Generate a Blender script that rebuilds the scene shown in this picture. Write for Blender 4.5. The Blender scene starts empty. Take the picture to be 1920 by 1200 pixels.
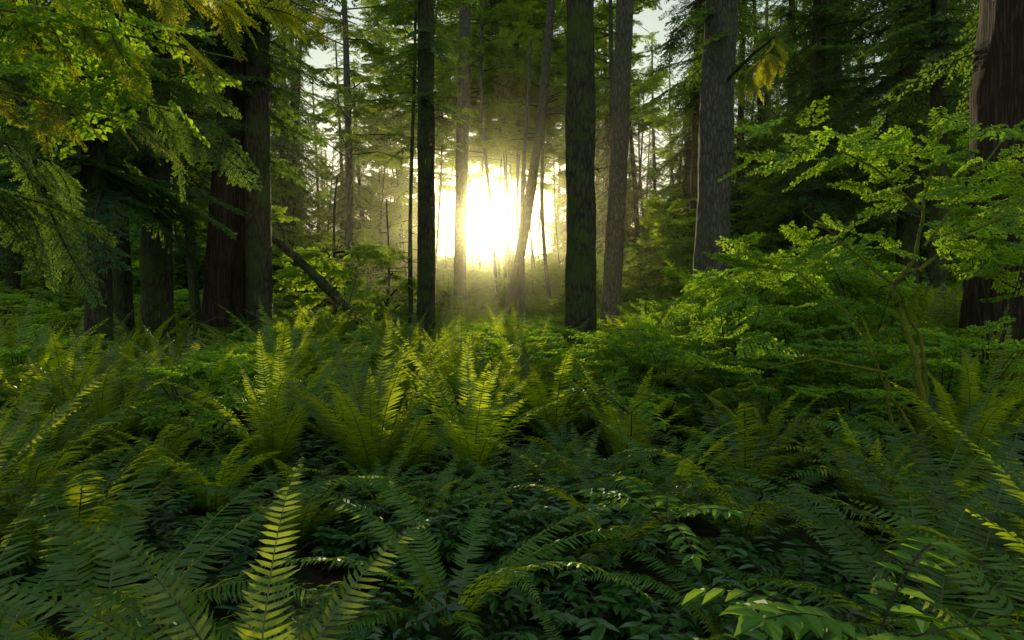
import bpy, math, random
import numpy as np
from mathutils import Vector, Matrix, noise, Euler
random.seed(11); R=random.random
def U(a,b): return a+(b-a)*random.random()
rad=math.radians
sc=bpy.context.scene
sc.view_settings.view_transform='Standard'; sc.view_settings.look='None'; sc.view_settings.exposure=0
KX,KZ=.0426,.1157   # drift of the sunlight per metre of depth

# ------------------------------------------------------------ materials
def newmat(name):
    m=bpy.data.materials.new(name); m.use_nodes=True
    nt=m.node_tree; nt.nodes.clear()
    o=nt.nodes.new('ShaderNodeOutputMaterial')
    return m,nt,o
def leaf_mat(name,dark,light,trans,tfac=0.5,rough=0.45,nscale=3.0,gloss=0.06):
    m,nt,o=newmat(name); N=nt.nodes; L=nt.links
    oi=N.new('ShaderNodeObjectInfo'); tc=N.new('ShaderNodeTexCoord')
    nz=N.new('ShaderNodeTexNoise'); nz.inputs['Scale'].default_value=nscale; nz.inputs['Detail'].default_value=3
    L.new(tc.outputs['Object'],nz.inputs['Vector'])
    ad=N.new('ShaderNodeMath'); ad.operation='ADD'
    L.new(oi.outputs['Random'],ad.inputs[0]); L.new(nz.outputs['Fac'],ad.inputs[1])
    mr=N.new('ShaderNodeMapRange'); mr.inputs['From Min'].default_value=0.5; mr.inputs['From Max'].default_value=1.4
    L.new(ad.outputs[0],mr.inputs['Value'])
    mx=N.new('ShaderNodeMixRGB'); mx.inputs[1].default_value=(*dark,1); mx.inputs[2].default_value=(*light,1)
    L.new(mr.outputs[0],mx.inputs[0])
    d=N.new('ShaderNodeBsdfDiffuse'); L.new(mx.outputs[0],d.inputs['Color'])
    g=N.new('ShaderNodeBsdfGlossy'); g.inputs['Roughness'].default_value=rough; g.inputs['Color'].default_value=(.9,1,.9,1)
    m1=N.new('ShaderNodeMixShader'); m1.inputs[0].default_value=gloss
    L.new(d.outputs[0],m1.inputs[1]); L.new(g.outputs[0],m1.inputs[2])
    t=N.new('ShaderNodeBsdfTranslucent')
    mt=N.new('ShaderNodeMixRGB'); mt.inputs[1].default_value=(*[c*0.55 for c in trans],1); mt.inputs[2].default_value=(*trans,1)
    L.new(mr.outputs[0],mt.inputs[0]); L.new(mt.outputs[0],t.inputs['Color'])
    m2=N.new('ShaderNodeMixShader'); m2.inputs[0].default_value=tfac
    L.new(m1.outputs[0],m2.inputs[1]); L.new(t.outputs[0],m2.inputs[2])
    L.new(m2.outputs[0],o.inputs['Surface'])
    return m
def bark_mat(name,c1,c2,moss,mossamt=0.5,zs=2.4,sc_=9.0,bump=0.8):
    m,nt,o=newmat(name); N=nt.nodes; L=nt.links
    tc=N.new('ShaderNodeTexCoord'); mp=N.new('ShaderNodeMapping')
    mp.inputs['Scale'].default_value=(sc_,sc_,zs); L.new(tc.outputs['Object'],mp.inputs[0])
    nz=N.new('ShaderNodeTexNoise'); nz.inputs['Scale'].default_value=1.6; nz.inputs['Detail'].default_value=8; nz.inputs['Roughness'].default_value=.7
    L.new(mp.outputs[0],nz.inputs['Vector'])
    vo=N.new('ShaderNodeTexVoronoi'); vo.feature='DISTANCE_TO_EDGE'; vo.inputs['Scale'].default_value=1.5
    vm=N.new('ShaderNodeMixRGB'); vm.blend_type='ADD'; vm.inputs[0].default_value=.8
    L.new(mp.outputs[0],vm.inputs[1]); L.new(nz.outputs['Color'],vm.inputs[2]); L.new(vm.outputs[0],vo.inputs['Vector'])
    cr=N.new('ShaderNodeMapRange'); cr.inputs['From Min'].default_value=0; cr.inputs['From Max'].default_value=.25
    L.new(vo.outputs['Distance'],cr.inputs['Value'])
    mul=N.new('ShaderNodeMath'); mul.operation='MULTIPLY'; L.new(cr.outputs[0],mul.inputs[0]); L.new(nz.outputs['Fac'],mul.inputs[1])
    mx=N.new('ShaderNodeMixRGB'); mx.inputs[1].default_value=(*c1,1); mx.inputs[2].default_value=(*c2,1); L.new(mul.outputs[0],mx.inputs[0])
    n2=N.new('ShaderNodeTexNoise'); n2.inputs['Scale'].default_value=2.3; n2.inputs['Detail'].default_value=9; n2.inputs['Roughness'].default_value=.75
    L.new(tc.outputs['Object'],n2.inputs['Vector'])
    mr=N.new('ShaderNodeMapRange'); mr.inputs['From Min'].default_value=.62-mossamt*.25; mr.inputs['From Max'].default_value=.78-mossamt*.25
    L.new(n2.outputs['Fac'],mr.inputs['Value'])
    mm=N.new('ShaderNodeMixRGB'); mm.inputs[2].default_value=(*moss,1)
    L.new(mr.outputs[0],mm.inputs[0]); L.new(mx.outputs[0],mm.inputs[1])
    b=N.new('ShaderNodeBsdfPrincipled'); b.inputs['Roughness'].default_value=.9; b.inputs['Specular IOR Level'].default_value=.25
    L.new(mm.outputs[0],b.inputs['Base Color'])
    bp=N.new('ShaderNodeBump'); bp.inputs['Strength'].default_value=bump; bp.inputs['Distance'].default_value=.06
    L.new(mul.outputs[0],bp.inputs['Height']); L.new(bp.outputs[0],b.inputs['Normal'])
    L.new(b.outputs[0],o.inputs['Surface'])
    return m
M_fern=leaf_mat('fern_leaf',(.009,.055,.008),(.04,.13,.011),(.66,.78,.02),.5,.36,2.5,.06)
M_rach=leaf_mat('fern_stalk',(.06,.05,.015),(.10,.09,.02),(.12,.12,.02),.1)
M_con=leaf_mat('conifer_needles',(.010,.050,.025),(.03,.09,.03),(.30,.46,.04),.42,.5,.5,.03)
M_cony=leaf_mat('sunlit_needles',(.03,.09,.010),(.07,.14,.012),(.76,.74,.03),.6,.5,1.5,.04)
M_dec=leaf_mat('broad_leaves',(.025,.10,.010),(.06,.15,.014),(.62,.84,.04),.55,.4,.6,.04)
M_huck=leaf_mat('shrub_leaves',(.03,.12,.010),(.06,.17,.012),(.62,.90,.03),.5,.4,1.2,.05)
M_sal=leaf_mat('glossy_leaves',(.007,.038,.009),(.022,.09,.014),(.14,.34,.03),.3,.28,2,.08)
M_barkD=bark_mat('dark_mossy_bark',(.02,.015,.01),(.13,.10,.065),(.06,.085,.018),.75)
M_barkG=bark_mat('grey_bark',(.05,.045,.038),(.24,.21,.17),(.09,.11,.04),.5)
M_barkR=bark_mat('cedar_bark',(.022,.014,.010),(.13,.08,.055),(.05,.065,.02),.25,.5,16,.8)
M_twig=bark_mat('twig_bark',(.03,.022,.015),(.08,.06,.04),(.06,.08,.02),.5)
M_moss=bark_mat('mossy_stem',(.05,.05,.015),(.13,.13,.03),(.20,.22,.02),1.2,8,20)

# ------------------------------------------------------------ geometry helper
class G:
    def __init__(s): s.v=[]; s.f=[]; s.m=[]
    def add(s,vs,fs,mi=0):
        b=len(s.v); s.v.extend(vs); s.f.extend([tuple(i+b for i in f) for f in fs]); s.m.extend([mi]*len(fs))
    def merge(s,g,M,mi=None):
        a=np.array([list(x) for x in g.v]) if not hasattr(g,'np') else g.np
        g.np=a
        Mn=np.array(M); w=a@Mn[:3,:3].T+Mn[:3,3]
        b=len(s.v); s.v.extend(w.tolist()); s.f.extend([tuple(i+b for i in f) for f in g.f])
        s.m.extend(g.m if mi is None else [mi]*len(g.f))
    def mesh(s,name,mats,smooth=False):
        me=bpy.data.meshes.new(name); me.from_pydata([tuple(x) for x in s.v],[],s.f)
        for m in mats: me.materials.append(m)
        me.polygons.foreach_set('material_index',s.m)
        if smooth: me.polygons.foreach_set('use_smooth',[True]*len(s.f))
        me.update(); return me
def tube(g,pts,rs,n=5,mi=0,noise_amp=0,seed=0):
    pts=[Vector(p) for p in pts]; vs=[]; fs=[]
    for i,p in enumerate(pts):
        d=(pts[min(i+1,len(pts)-1)]-pts[max(i-1,0)]).normalized()
        a=d.cross(Vector((0,0,1))) if abs(d.z)<.9 else d.cross(Vector((0,1,0)))
        a.normalize(); b=d.cross(a)
        for k in range(n):
            t=2*math.pi*k/n; u=a*math.cos(t)+b*math.sin(t); r=rs[i]
            if noise_amp: r*=1+noise_amp*noise.noise(u*1.6+p*1.3+Vector((seed,0,0)))
            vs.append(tuple(p+u*r))
    for i in range(len(pts)-1):
        for k in range(n):
            fs.append((i*n+k,i*n+(k+1)%n,(i+1)*n+(k+1)%n,(i+1)*n+k))
    g.add(vs,fs,mi)
def empty(name,loc=(0,0,0)):
    e=bpy.data.objects.new(name,None); e.location=loc; e.empty_display_size=.1; sc.collection.objects.link(e); return e
def obj(name,me,parent=None,M=None,loc=None):
    o=bpy.data.objects.new(name,me); sc.collection.objects.link(o)
    if parent: o.parent=parent
    if M is not None: o.matrix_basis=M
    if loc is not None: o.location=loc
    return o
def TM(loc,az=0,pitch=0,s=1,roll=0):
    S=Matrix.Diagonal((s,s,s,1)) if not isinstance(s,tuple) else Matrix.Diagonal((*s,1))
    return Matrix.Translation(loc)@Matrix.Rotation(az,4,'Z')@Matrix.Rotation(pitch,4,'Y')@Matrix.Rotation(roll,4,'X')@S

def sstep(a,b,x):
    t=max(0,min(1,(x-a)/(b-a))); return t*t*(3-2*t)
def H(x,y):
    h=.16*noise.noise(Vector((x*.35,y*.35,0)))+.35*noise.noise(Vector((x*.08,y*.08,5)))*sstep(3,15,abs(y)+abs(x)*.5)
    h+=.9*sstep(1.5,7,x)*sstep(5,13,y)
    h+=.5*sstep(4,14,-x)*sstep(8,20,y)
    h+=.22*math.exp(-((x+.8)**2+(y-1.7)**2)/.7)
    return h

# ------------------------------------------------------------ ground
g=G()
def axis(): 
    a=[-400,-250,-160,-110,-80,-60,-45,-35,-28]
    b=list(np.arange(-22,22.01,.4)); return a+b+[-x for x in a[::-1]]
xs=axis(); ys=[-120,-60,-30,-12]+list(np.arange(-5,30,.4))+[31,33,36,40,46,54,64,80,100,130,180,260,400]
for y in ys:
    for x in xs: g.v.append((x,y,H(x,y)))
nx=len(xs)
for j in range(len(ys)-1):
    for i in range(nx-1):
        g.f.append((j*nx+i,j*nx+i+1,(j+1)*nx+i+1,(j+1)*nx+i)); g.m.append(0)
m,nt,o=newmat('forest_soil'); N=nt.nodes; L=nt.links
tc=N.new('ShaderNodeTexCoord'); n1=N.new('ShaderNodeTexNoise'); n1.inputs['Scale'].default_value=14; n1.inputs['Detail'].default_value=9
n2=N.new('ShaderNodeTexNoise'); n2.inputs['Scale'].default_value=1.2; n2.inputs['Detail'].default_value=5
L.new(tc.outputs['Object'],n1.inputs[0]); L.new(tc.outputs['Object'],n2.inputs[0])
r1=N.new('ShaderNodeValToRGB'); r1.color_ramp.elements[0].position=.35; r1.color_ramp.elements[0].color=(.006,.005,.004,1); r1.color_ramp.elements[1].position=.7; r1.color_ramp.elements[1].color=(.035,.026,.016,1)
L.new(n1.outputs['Fac'],r1.inputs[0])
mr=N.new('ShaderNodeMapRange'); mr.inputs['From Min'].default_value=.45; mr.inputs['From Max'].default_value=.65; L.new(n2.outputs['Fac'],mr.inputs[0])
mx=N.new('ShaderNodeMixRGB'); mx.inputs[2].default_value=(.012,.028,.008,1); L.new(mr.outputs[0],mx.inputs[0]); L.new(r1.outputs[0],mx.inputs[1])
b=N.new('ShaderNodeBsdfPrincipled'); b.inputs['Roughness'].default_value=.95; b.inputs['Specular IOR Level'].default_value=.1; L.new(mx.outputs[0],b.inputs['Base Color'])
bp=N.new('ShaderNodeBump'); bp.inputs['Strength'].default_value=.8; bp.inputs['Distance'].default_value=.05; L.new(n1.outputs['Fac'],bp.inputs['Height']); L.new(bp.outputs[0],b.inputs['Normal'])
L.new(b.outputs[0],o.inputs['Surface'])
obj('ground',g.mesh('ground',[m],True))

# ------------------------------------------------------------ fern
def frond(g,az,L0,p0,p1,npair=42,wmax=.105,curl=0.0):
    n=24; pts=[]; p=Vector((0,0,0)); tw=U(-.45,.45)
    bend=U(-.35,.35)
    T=[]
    for i in range(n+1):
        t=i/n; pitch=p0+(p1-p0)*t**1.3
        a=az+bend*t
        d=Vector((math.cos(pitch)*math.cos(a),math.cos(pitch)*math.sin(a),math.sin(pitch)))
        pts.append(p.copy()); T.append(d); p=p+d*(L0/n)
    tube(g,pts[::2],[.0045*(1-.8*i/(n//2)) for i in range(n//2+1)],3,1)
    for k in range(npair):
        t=.12+.88*k/(npair-1)
        f=t*n; i=min(int(f),n-1); q=pts[i].lerp(pts[i+1],f-i); d=T[i]
        side=d.cross(Vector((0,0,1))); 
        if side.length<.01: continue
        side.normalize(); up=side.cross(d).normalized()
        side2=(side*math.cos(tw*t)+up*math.sin(tw*t)).normalized(); up2=side2.cross(d).normalized()
        w=wmax*min(1,(t/.28)**.6)*(1-((t-.3)/.72)**2.2 if t>.3 else 1)
        w=max(w,.006)*U(.85,1.1); 
        for s in (-1,1):
            if R()<.02: continue
            dr=-.18+U(-.22,.22); fw=.25+.25*t+U(-.1,.1)
            e=(side2*s+d*fw+up2*dr).normalized()
            e2=(side2*s*.9+d*(fw+.25)+up2*(dr-.35)).normalized()
            hw=min(.0115,L0/npair*.47)*(1-.35*t)
            wv=(d+up2*U(-.4,.4)).normalized()*hw
            a0=q; m1=q+e*w*.5; tip=m1+e2*w*.5
            g.add([tuple(a0-wv*.8),tuple(a0+wv*.9),tuple(m1+wv*.85),tuple(m1-wv*.75),tuple(tip)],[(0,1,2,3),(3,2,4)],0)
def fern_mesh(seed,nf=15,L=(.8,1.15),up=(60,82),end=(-35,15),npair=42):
    random.seed(seed); g=G()
    for i in range(nf):
        az=2*math.pi*(i+U(-.45,.45))/nf
        frond(g,az,U(*L),rad(U(*up)),rad(U(*end)),npair)
    return g.mesh('fern_crown',[M_fern,M_rach])
ferns=[fern_mesh(100+i,random.choice([15,18,20]),(.65,1.25),(55,84),(-50,20)) for i in range(6)]
fernU=[fern_mesh(200+i,16,(.85,1.3),(66,87),(5,55),46) for i in range(3)]   # upright
fernF=[fern_mesh(300+i,12,(.9,1.5),(38,68),(-45,-5),54) for i in range(4)]   # sprawling
fernL=[fern_mesh(400+i,12,(.8,1.1),(55,80),(-30,20),24) for i in range(2)]    # far
random.seed(5)
def put_fern(me,x,y,s,az=None,name='sword_fern',parent=None,tilt=.08):
    M=TM((x,y,H(x,y)-.03),U(0,6.28) if az is None else az,U(-tilt,tilt),s,U(-tilt,tilt))
    return obj(name,me,parent,M)
hero=[(fernU[0],-1.15,5.2,1.35),(fernU[1],-.35,5.4,1.3),(fernU[2],-2.15,5.6,1.25),(fernU[0],-1.7,6.4,1.25),
 (fernF[0],-1.75,2.6,1.3),(fernF[2],-.3,3.1,1.05),(ferns[0],-2.5,3.5,1.3),(ferns[1],-1.35,3.9,.8),
 (fernF[1],2.3,3.1,1.4),(fernF[2],1.8,2.6,1.15),(ferns[2],3.0,3.3,1.35),(ferns[3],2.9,4.4,1.25),(fernF[0],.6,3.7,.95),(fernF[3],1.0,2.7,.8),
 (fernF[3],-1.65,1.7,1.15),(ferns[4],-3.6,4.6,1.4),(fernU[2],-4.3,6.0,1.35),(ferns[1],-3.4,6.6,1.3),(fernU[1],4.1,5.6,1.2),
 (fernF[1],1.5,4.0,1.0),(ferns[5],-.78,1.8,1.05),(fernU[0],-2.9,2.9,1.15),(ferns[0],1.9,5.0,1.2),(fernF[2],-1.2,1.3,.8),
 (ferns[1],1.85,1.8,1.15),(fernF[3],.35,2.0,.6),(fernU[1],2.55,2.45,1.15),(ferns[5],-3.3,3.6,1.25),
 (ferns[2],-.55,4.35,.7),(fernF[1],.05,4.4,.7),(ferns[4],-.95,4.5,.65),(ferns[3],.55,4.7,.85),
 (fernU[1],-5.3,6.6,1.5),(ferns[2],-6.2,7.4,1.5),(ferns[0],-4.6,8,1.3),(fernU[2],6.0,7.6,1.3),(ferns[3],.9,7.4,1.25),(fernU[0],.1,7.9,1.3),(ferns[4],-1.4,8.6,1.4)]
for me,x,y,s in hero: put_fern(me,x,y,s)
und=empty('sword_fern_undergrowth')
y=4.2
cnt=0
while y<34:
    step=.84 if y<8 else (.78 if y<14 else 1.1)
    half=y*.95+1.5; x=-half
    while x<half:
        xx=x+U(-.4,.4)*step; yy=y+U(-.45,.45)*step
        if R()<.84 and not(-2.9<xx<.3 and yy<6.8 and R()<.75) and not(-.6<xx<2 and yy<5.4 and R()<.6):
            far=yy>15
            me=random.choice(fernL if far else ferns+fernU)
            put_fern(me,xx,yy,U(.7,1.4)*(1.0 if not far else .9)*(1+.12*sstep(6,8,yy)*(1-sstep(13,16,yy))),parent=und,name='fern',tilt=.2); cnt+=1
        x+=step
    y+=step

# ------------------------------------------------------------ leaf sprays
def leaf(g,p,d,l,wd,up,mi=0):
    s=d.cross(up); 
    if s.length<1e-3: return
    s.normalize(); u=s.cross(d)
    m1=p+d*l*.3-u*l*.04; m2=p+d*l*.65-u*l*.08; tip=p+d*l-u*l*.15; c1=u*wd*.35
    g.add([tuple(p),tuple(m1+s*wd+c1),tuple(m2+s*wd*.85+c1),tuple(tip),tuple(m2-s*wd*.85+c1),tuple(m1-s*wd+c1)],[(0,1,2,3),(0,3,4,5)],mi)
def spray(seed,L=.55,nb=9,ll=.045,lw=.014,twigmat=1,flat=.25):
    random.seed(seed); g=G(); pts=[]; p=Vector((0,0,0)); a=0; 
    for i in range(nb+1):
        pts.append(p.copy()); a+=U(-.18,.18); p=p+Vector((math.cos(a),math.sin(a),U(-.15,.12)))*(L/nb)
    tube(g,pts,[.004*(1-.8*i/nb) for i in range(nb+1)],3,twigmat)
    for i in range(1,nb+1):
        for s in (-1,1):
            bl=L*.5*(1-i/nb*.7)*U(.6,1.1); ang=s*U(.7,1.1); q=pts[i].copy()
            dr=Vector((math.cos(ang),math.sin(ang),U(-.2,.15))); n=max(2,int(bl/(ll*.62)))
            tube(g,[q,q+dr*bl],[.002,.001],3,twigmat)
            for k in range(n):
                pp=q+dr*bl*(k+.6)/n
                for t in (-1,1):
                    a2=ang+t*U(.5,1.1); d=Vector((math.cos(a2),math.sin(a2),U(-.6,.25))).normalized()
                    up=Vector((U(-flat,flat)*2.5,U(-flat,flat)*2.5,1)).normalized()
                    leaf(g,pp,d,ll*U(.7,1.2),lw*U(.8,1.2),up)
    return g
sprG=[spray(20+i,flat=.5) for i in range(4)]
spr=[s.mesh('leaf_spray',[M_huck,M_twig]) for s in sprG]
sprB=[spray(40+i,.75,7,.09,.029,flat=.6) for i in range(3)]   # bigger leaves for trees
sprM=[s.mesh('maple_spray',[M_huck,M_twig]) for s in sprB]
# pinnate glossy plant
def salal(seed,mat,stalk=0,nf=9):
    random.seed(seed); g=G()
    if stalk: tube(g,[(0,0,0),(.02,0,stalk*.5),(0,.02,stalk)],[.008,.007,.005],5,1)
    for i in range(nf):
        az=U(0,6.28); L0=U(.28,.55); p0=rad(U(35,75)) if not stalk else rad(U(15,50)); p=Vector((0,0,stalk)); pts=[]
        for k in range(8):
            pi=p0-rad(60)*k/8; d=Vector((math.cos(pi)*math.cos(az),math.cos(pi)*math.sin(az),math.sin(pi)))
            pts.append((p.copy(),d)); p=p+d*L0/8
        tube(g,[q[0] for q in pts],[.003]*8,3,1)
        for k in range(2,8):
            q,d=pts[k]; s=d.cross(Vector((0,0,1))).normalized()
            for t in (-1,1):
                e=(s*t+d*.45+Vector((0,0,U(-.25,.05)))).normalized()
                leaf(g,q,e,U(.07,.10),.02,Vector((U(-.2,.2),U(-.2,.2),1)).normalized())
        q,d=pts[7]; leaf(g,q,d,.09,.022,Vector((0,0,1)))
    return g.mesh('pinnate_plant',[mat,M_twig])
sals=[salal(60+i,M_sal) for i in range(3)]; salB=salal(66,M_huck); salT=salal(67,M_huck,.55,8)
gp=empty('oregon_grape_groundcover')
random.seed(8)
for i in range(950):
    y=1.7+ (R()**1.3)*11; x=U(-1,1)*(y*.9+.6)
    if noise.noise(Vector((x*.9,y*.9,3)))<.06 and y<6 and not(-1.2<x<.8 and y>3.5): continue
    obj('groundcover_plant',random.choice(sals),gp,TM((x,y,H(x,y)-.02),U(0,6.28),0,U(.6,1.15)))
for i in range(40):
    x=U(-1.3,.9); y=U(3.4,5.0)
    obj('groundcover_plant',random.choice(sals),gp,TM((x,y,H(x,y)-.02),U(0,6.28),0,U(.7,1.1)))
for me,x,y,s in [(salT,1.0,1.7,1.15),(salB,1.2,2.25,.9),(salB,.95,4.6,1.1),(salB,.55,4.9,1.2),(salT,1.0,5.3,1.2),(salB,.3,3.5,.9),(salB,-2.2,5.0,1.2),(salT,-2.7,5.3,1.0),(salT,.65,1.85,.65),(salT,.75,3.0,.9)]:
    obj('oregon_grape_plant',me,None,TM((x,y,H(x,y)),U(0,6.28),0,s))
# bush
def bush(seed,w=.8,h=1.0,n=34,src=sprG,mats=(M_huck,M_twig)):
    random.seed(seed); g=G()
    for i in range(6):
        a=U(0,6.28); tube(g,[(0,0,0),(w*.25*math.cos(a),w*.25*math.sin(a),h*.45),(w*.5*math.cos(a+.3),w*.5*math.sin(a+.3),h*.85)],[.012,.008,.003],4,1)
    for i in range(n):
        a=U(0,6.28); t=R()**.6; z=h*(.25+.7*t); r=w*.55*math.sqrt(R())*(1.15-.6*t)
        g.merge(random.choice(src),TM((r*math.cos(a),r*math.sin(a),z),a+U(-.8,.8),U(-.4,.35),U(.5,.9)))
    return g.mesh('bush_mass',list(mats))
bushes=[bush(70+i) for i in range(3)]
bu=empty('huckleberry_understory')
random.seed(9)
for i in range(420):
    y=5.5+R()**.9*34; x=U(-1,1)*(y*.85+1)
    if y<9 and abs(x+1)<1.8: continue
    s=U(.75,1.25)*(1+.5*sstep(14,30,y))
    if y>12 and -7<x+KX*y<7.5: s=min(s,.98)
    obj('low_bush',random.choice(bushes),bu,TM((x,y,H(x,y)),U(0,6.28),0,s))

# ------------------------------------------------------------ conifer boughs
def bough(seed,npair=13,sub=9,fine=False):
    random.seed(seed); g=G(); n=npair; pts=[]; 
    for i in range(n+1):
        t=i/n; pts.append(Vector((t,.05*math.sin(t*4+seed),-.18*t*t+.03*t)))
    tube(g,pts[::2]+[pts[-1]],[.012*(1-.85*i/(n//2+1)) for i in range(len(pts[::2])+1)],3,1)
    for i in range(1,n+1):
        t=i/n
        for s in (-1,1):
            l=.42*(1-t*.75)*U(.65,1.15)*min(1,.5+t*2); ang=s*U(.75,1.05); q=pts[i]
            d=Vector((math.cos(ang),math.sin(ang),U(-.35,-.02))).normalized()
            m=max(3,int(sub*l/.3)); 
            sd=d.cross(Vector((0,0,1))).normalized()
            g.add([tuple(q-sd*.003),tuple(q+sd*.003),tuple(q+d*l+Vector((0,0,-.2*l*l)))],[(0,1,2)],1)
            for k in range(m):
                u=(k+.5)/m; pp=q+d*l*u+Vector((0,0,-.2*(l*u)**2))
                for s2 in (-1,1):
                    bl=(.075 if not fine else .05)*(1-.55*u)*U(.7,1.25); a2=ang+s2*U(.6,.95)
                    e=Vector((math.cos(a2),math.sin(a2),U(-.8,.1))).normalized()
                    w=Vector((-math.sin(a2),math.cos(a2),U(-1.2,1.2)))*(.011 if not fine else .0055)
                    g.add([tuple(pp-w*.4),tuple(pp+e*bl*.5-w),tuple(pp+e*bl),tuple(pp+e*bl*.5+w)],[(0,1,2,3)],0)
    return g
bG=[bough(80+i) for i in range(3)]; bF=[bough(90+i,24,22,True) for i in range(3)]
bm=[b.mesh('bough',[M_con,M_twig]) for b in bG]
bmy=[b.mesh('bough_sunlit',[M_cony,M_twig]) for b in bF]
bmf=[b.mesh('bough_fine',[M_con,M_twig]) for b in bF]

def trunk_geo(H0,r0,r1,lean=(0,0),bow=.1,flare=.5,sides=32,seed=0,dz=.15):
    g=G(); n=int(H0/dz)
    lobes=[U(0,6.28) for _ in range(4)]; vs=[]; 
    px=U(0,6);
    for i in range(n+1):
        z=H0*i/n-.3; t=max(z,0)/H0; cx=lean[0]*t+bow*math.sin(t*5+px)-bow*math.sin(px); cy=lean[1]*t+bow*math.cos(t*4+px)-bow*math.cos(px)
        r=r0+(r1-r0)*t
        for k in range(sides):
            a=2*math.pi*k/sides; ca,sa=math.cos(a),math.sin(a)
            rr=r*(1+.14*noise.noise(Vector((ca*1.7+seed,sa*1.7,z*.5)))+.08*noise.noise(Vector((ca*5+seed,sa*5,z*1.3)))+.05*noise.noise(Vector((ca*9+seed,sa*9,z*4))))
            fl=flare*math.exp(-max(z+.1,0)/.45)*(.5+.5*math.cos(a*3+lobes[0]))+flare*.35*math.exp(-max(z,0)/1.2)
            rr*=1+fl
            vs.append((cx+rr*ca,cy+rr*sa,z))
    fs=[]
    for i in range(n):
        for k in range(sides): fs.append((i*sides+k,i*sides+(k+1)%sides,(i+1)*sides+(k+1)%sides,(i+1)*sides+k))
    g.add(vs,fs,0)
    def center(z):
        t=z/H0; return Vector((lean[0]*t+bow*math.sin(t*5+px)-bow*math.sin(px),lean[1]*t+bow*math.cos(t*4+px)-bow*math.cos(px),z)), r0+(r1-r0)*t
    return g,center
def dead_twigs(g,center,z0,z1,n,l=(.4,1.3),r=.012):
    for i in range(n):
        z=U(z0,z1); c,rr=center(z); a=U(0,6.28); L0=U(*l); d=Vector((math.cos(a),math.sin(a),U(-.35,.35)))
        p=c+d*rr*.8; pts=[p]
        for k in range(4):
            d=(d+Vector((U(-.25,.25),U(-.25,.25),U(-.3,.12)))).normalized(); p=p+d*L0/4; pts.append(p.copy())
        tube(g,pts,[r,r*.75,r*.55,r*.35,r*.15],4,1)
        for k in (1,2,3):
            e=(d+Vector((U(-1,1),U(-1,1),U(-.6,.3)))).normalized(); tube(g,[pts[k],pts[k]+e*L0*.25],[r*.4,r*.1],3,1)
def tree(name,x,y,H0,r0,r1,mat,lean=(0,0),bow=.1,flare=.5,twigs=12,boughs=0,bz=(3,12),bl=(1.2,2.6),bset=None,azr=(0,6.28),seed=0,lf=0,lz=(4,10),lr=2.5):
    random.seed(seed+int(x*37)+int(y*11))
    e=empty(name,(x,y,H(x,y)))
    g,c=trunk_geo(H0,r0,r1,lean,bow,flare,seed=seed)
    if twigs: dead_twigs(g,c,1.5,min(H0*.8,14),twigs)
    obj('trunk',g.mesh('trunk',[mat,M_twig],True),e)
    bset=bset or bm
    for i in range(boughs):
        z=U(*bz); p,r=c(min(z,H0)); az=U(*azr)
        obj('bough',random.choice(bset),e,TM(p,az,U(-.05,.55),U(*bl),U(-.3,.3)))
    if lf:
        lg=G()
        for i in range(lf//12):
            z=U(*lz); p,r=c(min(z,H0)); az=U(0,6.28); L0=U(.5,1)*lr
            q=p+Vector((math.cos(az)*L0,math.sin(az)*L0,U(-.1,.7)))
            mid=(p+q)/2+Vector((U(-.2,.2),U(-.2,.2),U(0,.3)))
            tube(lg,[p,mid,q],[.035,.022,.006],4,1)
            for k in range(12):
                t=U(.35,1); pp=(mid.lerp(q,(t-.5)*2) if t>.5 else p.lerp(mid,t*2))
                lg.merge(random.choice(sprB),TM(pp,az+U(-1.6,1.6),U(-.3,.6),U(.5,1.1),U(-.4,.4)))
        obj('leafy_limbs',lg.mesh('leafy_limbs',[M_dec,M_twig]),e)
    return e
# prominent trees
tree('mossy_fir_tree',1.37,12.5,22,.30,.21,M_barkD,bow=.03,flare=.35,twigs=16,seed=1)
tree('dark_hemlock_tree',-2.5,18,24,.25,.19,M_barkD,lean=(.5,0),bow=.08,twigs=40,seed=2,boughs=26,bz=(6.8,12),bl=(.9,1.8))
tree('alder_tree',-2.5,30,26,.30,.24,M_barkG,lean=(.2,0),bow=.1,twigs=10,seed=3)
tree('leaning_alder_tree',-.25,28,22,.25,.13,M_barkG,lean=(2.6,0),bow=.25,flare=.3,twigs=22,seed=4,lf=170,lz=(8.5,17),lr=2.6)
tree('dead_snag_tree',.45,26,12.5,.13,.05,M_barkG,lean=(.3,0),bow=.1,twigs=20,seed=5)
tree('grey_fir_tree',3.1,20,26,.29,.20,M_barkG,lean=(1.1,0),bow=.1,twigs=22,seed=6)
tree('douglas_fir_tree',4.75,15,26,.38,.34,M_barkG,lean=(.5,0),bow=.05,twigs=16,seed=7,boughs=22,bz=(6.8,10.5),bl=(1.2,2.4))
tree('red_cedar_tree',7.15,9,26,.52,.45,M_barkR,bow=.05,flare=.55,twigs=8,seed=8,boughs=14,bz=(4.5,8),bl=(1.2,2.2))
tree('hemlock_tree',-7.3,11,22,.2,.15,M_barkD,twigs=26,seed=9,boughs=44,bz=(3.6,9),bl=(1.2,2.8),bset=bmf)
tree('hemlock_tree',-8.7,14,22,.2,.15,M_barkD,twigs=26,seed=10,boughs=50,bz=(3.6,11),bl=(1.4,2.8))
tree('hemlock_tree',-7.4,13,24,.29,.2,M_barkD,twigs=30,seed=11,boughs=36,bz=(3.8,10),bl=(1.2,2.8))
tree('cedar_tree',-6.7,14,24,.30,.2,M_barkR,lean=(1.5,0),bow=.1,twigs=30,seed=12,boughs=34,bz=(4.6,10),bl=(1.2,2.4))
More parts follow.
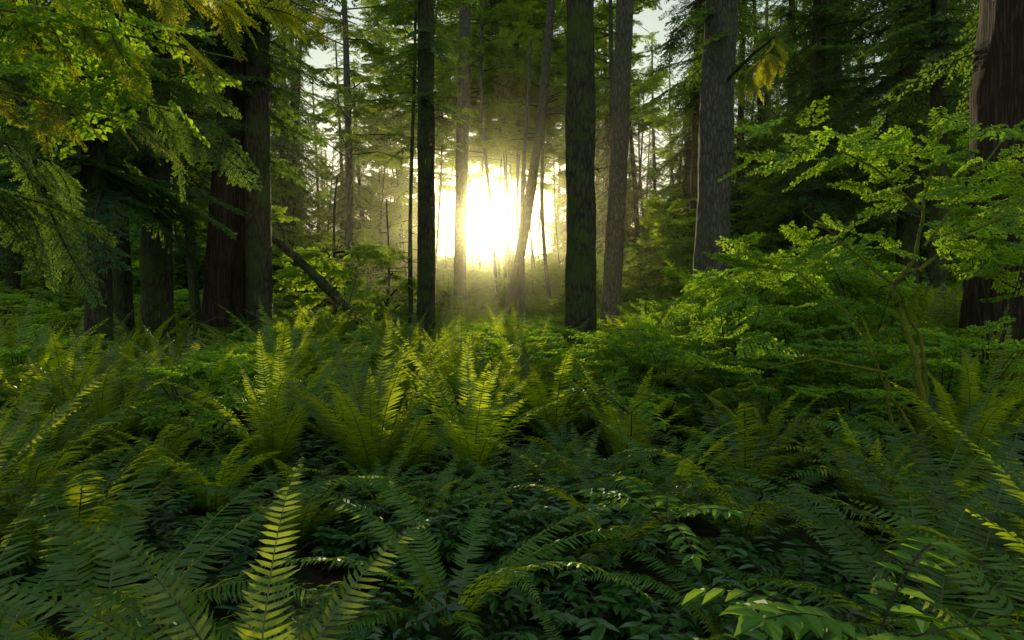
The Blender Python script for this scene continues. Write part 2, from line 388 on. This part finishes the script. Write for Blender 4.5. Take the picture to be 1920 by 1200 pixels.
tree('cedar_tree',-6.15,14.4,24,.33,.22,M_barkR,bow=.1,flare=.7,twigs=26,seed=13,boughs=30,bz=(4.8,10),bl=(1.2,2.4))
tree('cedar_tree',-5.65,14,24,.27,.2,M_barkD,lean=(.3,0),bow=.1,twigs=26,seed=14,boughs=24,bz=(4.9,10),bl=(1,2.0))
tree('hemlock_sapling',-8.0,16,12,.07,.03,M_barkD,twigs=14,seed=15)
tree('hemlock_sapling',-6.3,12.5,9,.05,.02,M_barkD,twigs=14,seed=16,boughs=14,bz=(2,8),bl=(.5,1.0))
tree('hemlock_sapling',-3.05,19,14,.07,.03,M_barkD,twigs=30,seed=17,boughs=12,bz=(5.8,12),bl=(.6,1.1))
tree('fir_tree',9.5,20,24,.2,.15,M_barkD,twigs=16,seed=18,boughs=70,bz=(4,15),bl=(1.5,3))
tree('fir_tree',7.2,25,26,.22,.16,M_barkD,twigs=16,seed=19,boughs=90,bz=(7.5,17),bl=(1.5,3.2))
tree('fir_tree',12.0,19,24,.3,.2,M_barkD,twigs=16,seed=20,boughs=90,bz=(3,13),bl=(1.5,3.4))
tree('fir_tree',9.5,14,24,.16,.12,M_barkD,twigs=16,seed=21,boughs=50,bz=(4.5,10),bl=(1.2,2.6))
tree('bigleaf_maple_tree',-6.6,25,17,.16,.08,M_barkG,twigs=10,seed=22,lf=300,lz=(6.8,15),lr=3)
tree('bigleaf_maple_tree',-3.6,27,17,.13,.07,M_barkG,twigs=10,seed=27,lf=360,lz=(8.2,16),lr=2.8)
tree('bigleaf_maple_tree',-1.0,36,20,.11,.06,M_barkG,bow=.4,twigs=10,seed=29,lf=460,lz=(9.4,20),lr=3.4)
tree('bigleaf_maple_tree',2.2,34,20,.11,.06,M_barkG,bow=.4,lean=(-.6,0),twigs=10,seed=33,lf=400,lz=(9.2,19),lr=3.2)
tree('bigleaf_maple_tree',-4.8,38,20,.11,.06,M_barkG,bow=.4,lean=(.6,0),twigs=10,seed=34,lf=400,lz=(9.4,19),lr=3.2)
tree('bigleaf_maple_tree',-11,27,16,.18,.08,M_barkG,twigs=10,seed=23,lf=260,lz=(3,13),lr=3.2)
tree('bigleaf_maple_tree',4.6,30,18,.16,.08,M_barkG,twigs=10,seed=24,lf=300,lz=(8,17),lr=3.2)
tree('vine_maple_tree',-5.0,17,5,.06,.02,M_barkG,lean=(.5,0),twigs=6,seed=25,lf=130,lz=(1.0,3.0),lr=1.5)
tree('vine_maple_tree',-4.2,20,5,.05,.02,M_barkG,lean=(.3,0),twigs=6,seed=26,lf=100,lz=(.8,2.6),lr=1.3)
tree('vine_maple_tree',-8,21,5,.05,.02,M_barkG,lean=(.3,0),twigs=6,seed=28,lf=110,lz=(1,4.5),lr=1.8)
# fallen, leaning log
random.seed(3); g=G(); P=[Vector(p) for p in [(-6.5,15.3,3.75),(-5.95,15.3,3.2),(-5.2,15.1,2.6),(-4.5,15,1.95),(-3.5,14.8,1.0),(-2.8,14.7,.2)]]
Q=[]; 
for i in range(len(P)-1):
    for k in range(5): Q.append(P[i].lerp(P[i+1],k/5)+Vector((0,0,U(-.02,.02))))
Q.append(P[-1]); tube(g,Q,[.07+.07*i/len(Q) for i in range(len(Q))],12,0,.3)
for i in range(9):
    q=Q[int(U(2,20))]; e_=Vector((U(-.5,.5),U(-1,.2),U(.1,1))).normalized(); tube(g,[q,q+e_*.3,q+e_*U(.4,.8)+Vector((U(-.1,.1),0,0))],[.018,.01,.004],5,0)
obj('fallen_log',g.mesh('fallen_log',[M_barkD],True))

# ------------------------------------------------------------ distant forest
def conv(seed,**k):
    random.seed(seed); H0=k.get('H0',26); z0=k.get('z0',3); R0=k.get('R0',3.4); nb=k.get('nb',85)
    g,c=trunk_geo(H0,.26,.06,(U(-.5,.5),0),.2,.2,10,seed,.4); g.m=[2]*len(g.f)
    dead_twigs(g,c,1,z0+2,14)
    for i in range(nb):
        t=(i+R())/nb; z=z0+(H0-z0)*t; p,r=c(z)
        g.merge(random.choice(bG),TM(p,i*2.4+U(-.4,.4),U(.1,.6),R0*(1-t*.75)*U(.6,1.1),U(-.3,.3)))
    return g.mesh('distant_conifer',[M_con,M_twig,M_barkD])
con=[conv(501,nb=105),conv(502,z0=7,nb=80),conv(503,z0=1.2,R0=2.8,H0=20,nb=95)]
def decid(seed,H0=16,z0=4,R0=2.8,n=22,r0=.14,bow=.25):
    random.seed(seed); g,c=trunk_geo(H0,r0,r0*.3,(U(-.8,.8),0),bow,.2,8,seed,.4); g.m=[2]*len(g.f)
    for i in range(n):
        z=U(z0,H0); p,r=c(z); az=U(0,6.28); L0=U(.5,1)*R0; q=p+Vector((math.cos(az)*L0,math.sin(az)*L0,U(0,1)))
        tube(g,[p,q],[.03,.006],3,1)
        for k in range(13): g.merge(random.choice(sprB),TM(p.lerp(q,U(.3,1)),az+U(-1.6,1.6),U(-.3,.6),U(.7,1.3),U(-.4,.4)))
    return g.mesh('distant_broadleaf',[M_dec,M_twig,M_barkG])
dec=[decid(601),decid(602,14,1.5,2.6,34,.10)]
decH=[decid(603,27,11.8,4.4,62,.08,.5),decid(604,26,11.2,4.2,58,.08,.6)]
dbush=[decid(610,3.0,.5,1.3,12,.03),decid(611,2.4,.3,1.4,11,.03)]
fo=empty('distant_forest'); random.seed(77)
for i in range(660):
    y=24+ R()**.75*82; x=U(-1,1)*(y*.95+4); c=x+KX*y; ca=abs(c-.2)
    if y<30 and abs(x)<12: continue
    if ca<9.4: 
        if 42<y<64 and R()<.5 : me=random.choice(decH)
        else: continue
    elif ca<12+.05*y: me=random.choice([con[0],dec[0],con[2],dec[1],con[2]]) if y<55 else dec[1] if R()<.6 else con[2]
    else: me=random.choice(con[:3]+[con[0],con[2],dec[1]])
    if y>50 and x<0 and ca<14+.1*y and ca>8 and R()<.5: me=dec[1]
    obj('tree',me,fo,TM((x,y,H(x,y)-.2),U(0,6.28),U(-.03,.03),(1,1,U(.97,1.25)),U(-.03,.03)))
for i in range(500):
    y=U(22,98); x=U(-1,1)*(y*.7)
    s=U(.7,1.2)*1.2
    if -7.2<x+KX*y<7.5: s=U(.8,1.2)*(.44+.023*(y-22))
    obj('shrub',random.choice(dbush),fo,TM((x,y,H(x,y)-.1),U(0,6.28),0,s))

# ------------------------------------------------------------ bright shrub mound (salmonberry)
random.seed(31); e=empty('salmonberry_thicket',(0,0,0))
for i in range(390):
    x=U(1.9,5.6); y=U(8.2,12.2); top=.5+1.15*sstep(1.6,4.4,x)
    z=H(x,y)+.25+top*R()**.6
    obj('leafy_shoot',random.choice(spr),e,TM((x,y,z),U(0,6.28),U(-.7,.6),U(.8,1.5),U(-.7,.7)))
g=G()
for i in range(60):
    x=U(2,5.4); y=U(8.4,12); h=.5+1.2*sstep(1.6,4.4,x); z=H(x,y)
    tube(g,[(x,y,z),(x+U(-.2,.2),y+U(-.2,.2),z+h*.6),(x+U(-.4,.4),y+U(-.4,.4),z+h*1.15)],[.01,.008,.003],4)
obj('stems',g.mesh('stems',[M_twig]),e)

# ------------------------------------------------------------ vine maple at right with mossy stems
random.seed(41); e=empty('vine_maple_shrub',(3.3,5,H(3.3,5))); g=G()
def stem(pts,r0,r1):
    out=[]; n=5
    P=[Vector(p) for p in pts]
    for i in range(len(P)-1):
        for k in range(n): 
            out.append(P[i].lerp(P[i+1],k/n)+Vector((U(-.012,.012),U(-.012,.012),0)))
    out.append(P[-1]); m=len(out); tube(g,out,[r0+(r1-r0)*i/(m-1) for i in range(m)],7,0,.5,3); return out
S=[]
S.append(stem([(0,0,-.1),(.02,.05,.5),(.0,.0,.95),(-.12,.05,1.5),(-.22,.1,1.75),(-.02,.1,2.0),(.05,.1,2.5),(.2,.1,3.2)],.038,.008))
S.append(stem([(-.05,.02,-.1),(-.12,0,.4),(-.3,-.05,.8),(-.35,-.1,1.1),(-.9,-.05,1.2),(-1.25,0,1.12)],.022,.005))
S.append(stem([(.06,0,-.1),(.1,.1,.7),(.05,.1,1.3),(-.15,.1,1.75),(-.5,.2,2.1),(-.9,.2,2.4)],.024,.006))
S.append(stem([(.02,-.05,-.1),(-.05,-.1,.5),(-.2,.1,.9),(-.45,.2,1.5),(-.9,.3,1.9),(-1.5,.4,2.0)],.02,.005))
S.append(stem([(.0,.1,1.9),(.4,.2,2.2),(.8,.3,2.35),(1.3,.3,2.5)],.018,.005))
S.append(stem([(.03,.1,2.4),(-.3,.2,2.75),(-.7,.3,3.0)],.014,.004))
S.append(stem([(.05,.1,2.1),(.5,.4,2.5),(1,.5,3.1)],.014,.004))
obj('mossy_stems',g.mesh('mossy_stems',[M_moss],True),e)
for i in range(88):
    s=random.choice([S[0],S[0],S[2],S[3],S[4],S[5],S[6]]); p=s[int(U(.74,1)*(len(s)-1))]
    a=U(0,6.28); q=p+Vector((math.cos(a),math.sin(a)*.8,U(-.2,.45)))*U(.05,.65)
    obj('leafy_twig',random.choice(spr),e,TM(q,a+U(-.6,.6),U(-.5,.6),U(.5,.85),U(-.7,.7)))
# thin shrubs
random.seed(42); 
for (x,y,h,n) in [(2.6,7.4,1.9,32),(5.2,6.8,2.7,30),(4.5,8.0,2.2,28),(1.6,6.6,1.2,22),(6.2,8,3.2,40)]:
    e=empty('red_huckleberry_shrub',(x,y,H(x,y))); g=G(); tips=[]
    for k in range(5):
        a=U(0,6.28); p=[Vector((0,0,-.05)),Vector((math.cos(a)*.12,math.sin(a)*.12,h*.4)),Vector((math.cos(a)*.35,math.sin(a)*.35,h*.75)),Vector((math.cos(a)*.7,math.sin(a)*.7,h))]
        tube(g,p,[.012,.009,.006,.002],5,0); tips.append(p)
    obj('stems',g.mesh('stems',[M_twig],True),e)
    for i in range(n):
        p=random.choice(tips); t=U(.45,1)*3; k=min(int(t),2); q=p[k].lerp(p[k+1],t-k)
        obj('leafy_twig',random.choice(spr),e,TM(q+Vector((U(-.2,.2),U(-.2,.2),U(-.15,.15))),U(0,6.28),U(-.4,.5),U(.6,1.0),U(-.6,.6)))

# ------------------------------------------------------------ overhanging boughs top-left (from a hemlock beside the camera)
random.seed(51); e=empty('overhanging_hemlock_tree',(-4.9,4.2,H(-4.9,4.2))); g,c=trunk_geo(14,.22,.15,bow=.05,seed=51)
obj('trunk',g.mesh('trunk',[M_barkD],True),e)
def limb(p0,p1,n,set_,s=(.5,.9),r=.02):
    p0=Vector(p0);p1=Vector(p1); m=(p0+p1)/2+Vector((0,0,.18)); g=G(); tube(g,[p0,p0.lerp(m,.5)+Vector((0,0,.03)),m,m.lerp(p1,.5),p1],[r,r*.8,r*.6,r*.4,r*.2],6,0,.2)
    obj('limb',g.mesh('limb',[M_moss],True),e)
    d=p1-p0; az=math.atan2(d.y,d.x)
    for i in range(n):
        t=U(.25,1); q=(p0.lerp(m,t*2) if t<.5 else m.lerp(p1,t*2-1)); 
        obj('bough',random.choice(set_),e,TM(q,az+random.choice([-1,1])*U(.1,1.1),U(.3,1.1),U(*s),U(-.9,.9)))
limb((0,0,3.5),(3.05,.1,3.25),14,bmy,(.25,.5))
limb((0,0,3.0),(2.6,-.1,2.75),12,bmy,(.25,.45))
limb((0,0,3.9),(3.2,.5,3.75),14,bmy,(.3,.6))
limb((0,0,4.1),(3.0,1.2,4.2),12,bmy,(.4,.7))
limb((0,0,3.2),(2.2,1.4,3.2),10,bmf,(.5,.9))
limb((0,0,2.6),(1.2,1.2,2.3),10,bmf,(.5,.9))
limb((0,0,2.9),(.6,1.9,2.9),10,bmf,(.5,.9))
for i in range(20):
    obj('leafy_twig',random.choice(spr),e,TM((U(.6,2.6),U(-.3,.3),U(3.1,3.85)),U(0,6.28),U(-.2,.7),U(.6,1.0),U(-.7,.7)))
for i in range(60):
    obj('leafy_twig',random.choice(sprM),e,TM((U(.3,2.4),U(-.2,.8),U(3.0,4.0)),U(0,6.28),U(0,1.1),U(.4,.7),U(-.9,.9)))
# sunlit drooping branch beside the right fir
random.seed(52); e=empty('hemlock_branch',(4.3,10.5,5.5))
g=G(); LP=[Vector(p) for p in [(.7,4.3,1.2),(.6,2.4,1.1),(.4,.8,.8),(.1,.2,.35),(-.55,0,-.3)]]
tube(g,LP,[.04,.03,.02,.012,.004],6); obj('limb',g.mesh('limb',[M_twig]),e)
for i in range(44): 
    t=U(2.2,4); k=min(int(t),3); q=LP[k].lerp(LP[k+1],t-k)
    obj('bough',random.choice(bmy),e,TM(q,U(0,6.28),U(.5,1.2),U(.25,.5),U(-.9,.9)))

# ------------------------------------------------------------ forest litter twigs
random.seed(61); g=G()
for i in range(420):
    y=1.5+R()*6; x=U(-1,1)*(y*.9); a=U(0,6.28); l=U(.1,.6); z=H(x,y)+.02; r=U(.002,.007)
    tube(g,[(x,y,z),(x+math.cos(a)*l*.5,y+math.sin(a)*l*.5,z+U(.01,.12)),(x+math.cos(a+.3)*l,y+math.sin(a+.3)*l,z+U(0,.06))],[r,r*.8,r*.4],4)
obj('fallen_twigs',g.mesh('fallen_twigs',[M_twig]))

# ------------------------------------------------------------ mist (volume added for the sun's bloom: a broad lobe and a strongly forward-scattering one)
bpy.ops.mesh.primitive_cube_add(size=1,location=(0,64,15)); mo=bpy.context.object; mo.name='sun_glow_haze'; mo.scale=(220,108,34)
m,nt,o=newmat('glow_haze'); v=nt.nodes.new('ShaderNodeVolumeScatter'); v.inputs['Density'].default_value=.0004; v.inputs['Anisotropy'].default_value=.82
v.inputs['Color'].default_value=(.97,.93,.66,1)
v2=nt.nodes.new('ShaderNodeVolumeScatter'); v2.inputs['Density'].default_value=.0008; v2.inputs['Anisotropy'].default_value=.978
v2.inputs['Color'].default_value=(1,.92,.55,1)
va=nt.nodes.new('ShaderNodeAddShader'); nt.links.new(v.outputs[0],va.inputs[0]); nt.links.new(v2.outputs[0],va.inputs[1])
nt.links.new(va.outputs[0],o.inputs['Volume']); mo.data.materials.append(m)

# ------------------------------------------------------------ sun, sky, camera
EL=rad(6.6); AZ=rad(-2.45)
sd=Vector((math.sin(AZ)*math.cos(EL),math.cos(AZ)*math.cos(EL),math.sin(EL)))
l=bpy.data.lights.new('sun','SUN'); l.energy=5; l.angle=rad(.5); l.color=(1,.86,.5)
lo=bpy.data.objects.new('sun',l); sc.collection.objects.link(lo); lo.rotation_euler=(sd).to_track_quat('Z','Y').to_euler()
w=bpy.data.worlds.new('World'); sc.world=w; w.use_nodes=True; nt=w.node_tree; N=nt.nodes; L=nt.links; N.clear()
out=N.new('ShaderNodeOutputWorld'); bg=N.new('ShaderNodeBackground'); bg.inputs[1].default_value=.05
sky=N.new('ShaderNodeTexSky'); sky.sky_type='NISHITA'; sky.sun_disc=False; sky.sun_elevation=EL; sky.sun_rotation=AZ
L.new(sky.outputs[0],bg.inputs[0])
tc=N.new('ShaderNodeTexCoord'); vn=N.new('ShaderNodeVectorMath'); vn.operation='NORMALIZE'; L.new(tc.outputs['Generated'],vn.inputs[0])
dt=N.new('ShaderNodeVectorMath'); dt.operation='DOT_PRODUCT'; dt.inputs[1].default_value=sd; L.new(vn.outputs[0],dt.inputs[0])
def lobe(pw,st):
    mx=N.new('ShaderNodeMath'); mx.operation='MAXIMUM'; mx.inputs[1].default_value=0; L.new(dt.outputs['Value'],mx.inputs[0])
    p=N.new('ShaderNodeMath'); p.operation='POWER'; p.inputs[1].default_value=pw; L.new(mx.outputs[0],p.inputs[0])
    q=N.new('ShaderNodeMath'); q.operation='MULTIPLY'; q.inputs[1].default_value=st; L.new(p.outputs[0],q.inputs[0]); return q
a=lobe(5000,140); b=lobe(260,.4); c=lobe(12,.06)
s1=N.new('ShaderNodeMath'); L.new(a.outputs[0],s1.inputs[0]); L.new(b.outputs[0],s1.inputs[1])
s2=N.new('ShaderNodeMath'); L.new(s1.outputs[0],s2.inputs[0]); L.new(c.outputs[0],s2.inputs[1])
b2=N.new('ShaderNodeBackground'); b2.inputs[0].default_value=(1,.8,.36,1); L.new(s2.outputs[0],b2.inputs[1])
b3=N.new('ShaderNodeBackground'); b3.inputs[0].default_value=(.76,.92,.80,1); b3.inputs[1].default_value=.62
ads=N.new('ShaderNodeAddShader'); L.new(bg.outputs[0],ads.inputs[0]); L.new(b2.outputs[0],ads.inputs[1])
ad2=N.new('ShaderNodeAddShader'); L.new(ads.outputs[0],ad2.inputs[0]); L.new(b3.outputs[0],ad2.inputs[1])
L.new(ad2.outputs[0],out.inputs['Surface'])
cam=bpy.data.cameras.new('camera'); cam.lens=22; cam.sensor_width=36; cam.clip_end=2000; cam.clip_start=.05
co=bpy.data.objects.new('camera',cam); sc.collection.objects.link(co); co.location=(0,0,1.68); co.rotation_euler=(rad(90-2.2),0,0)
sc.camera=co
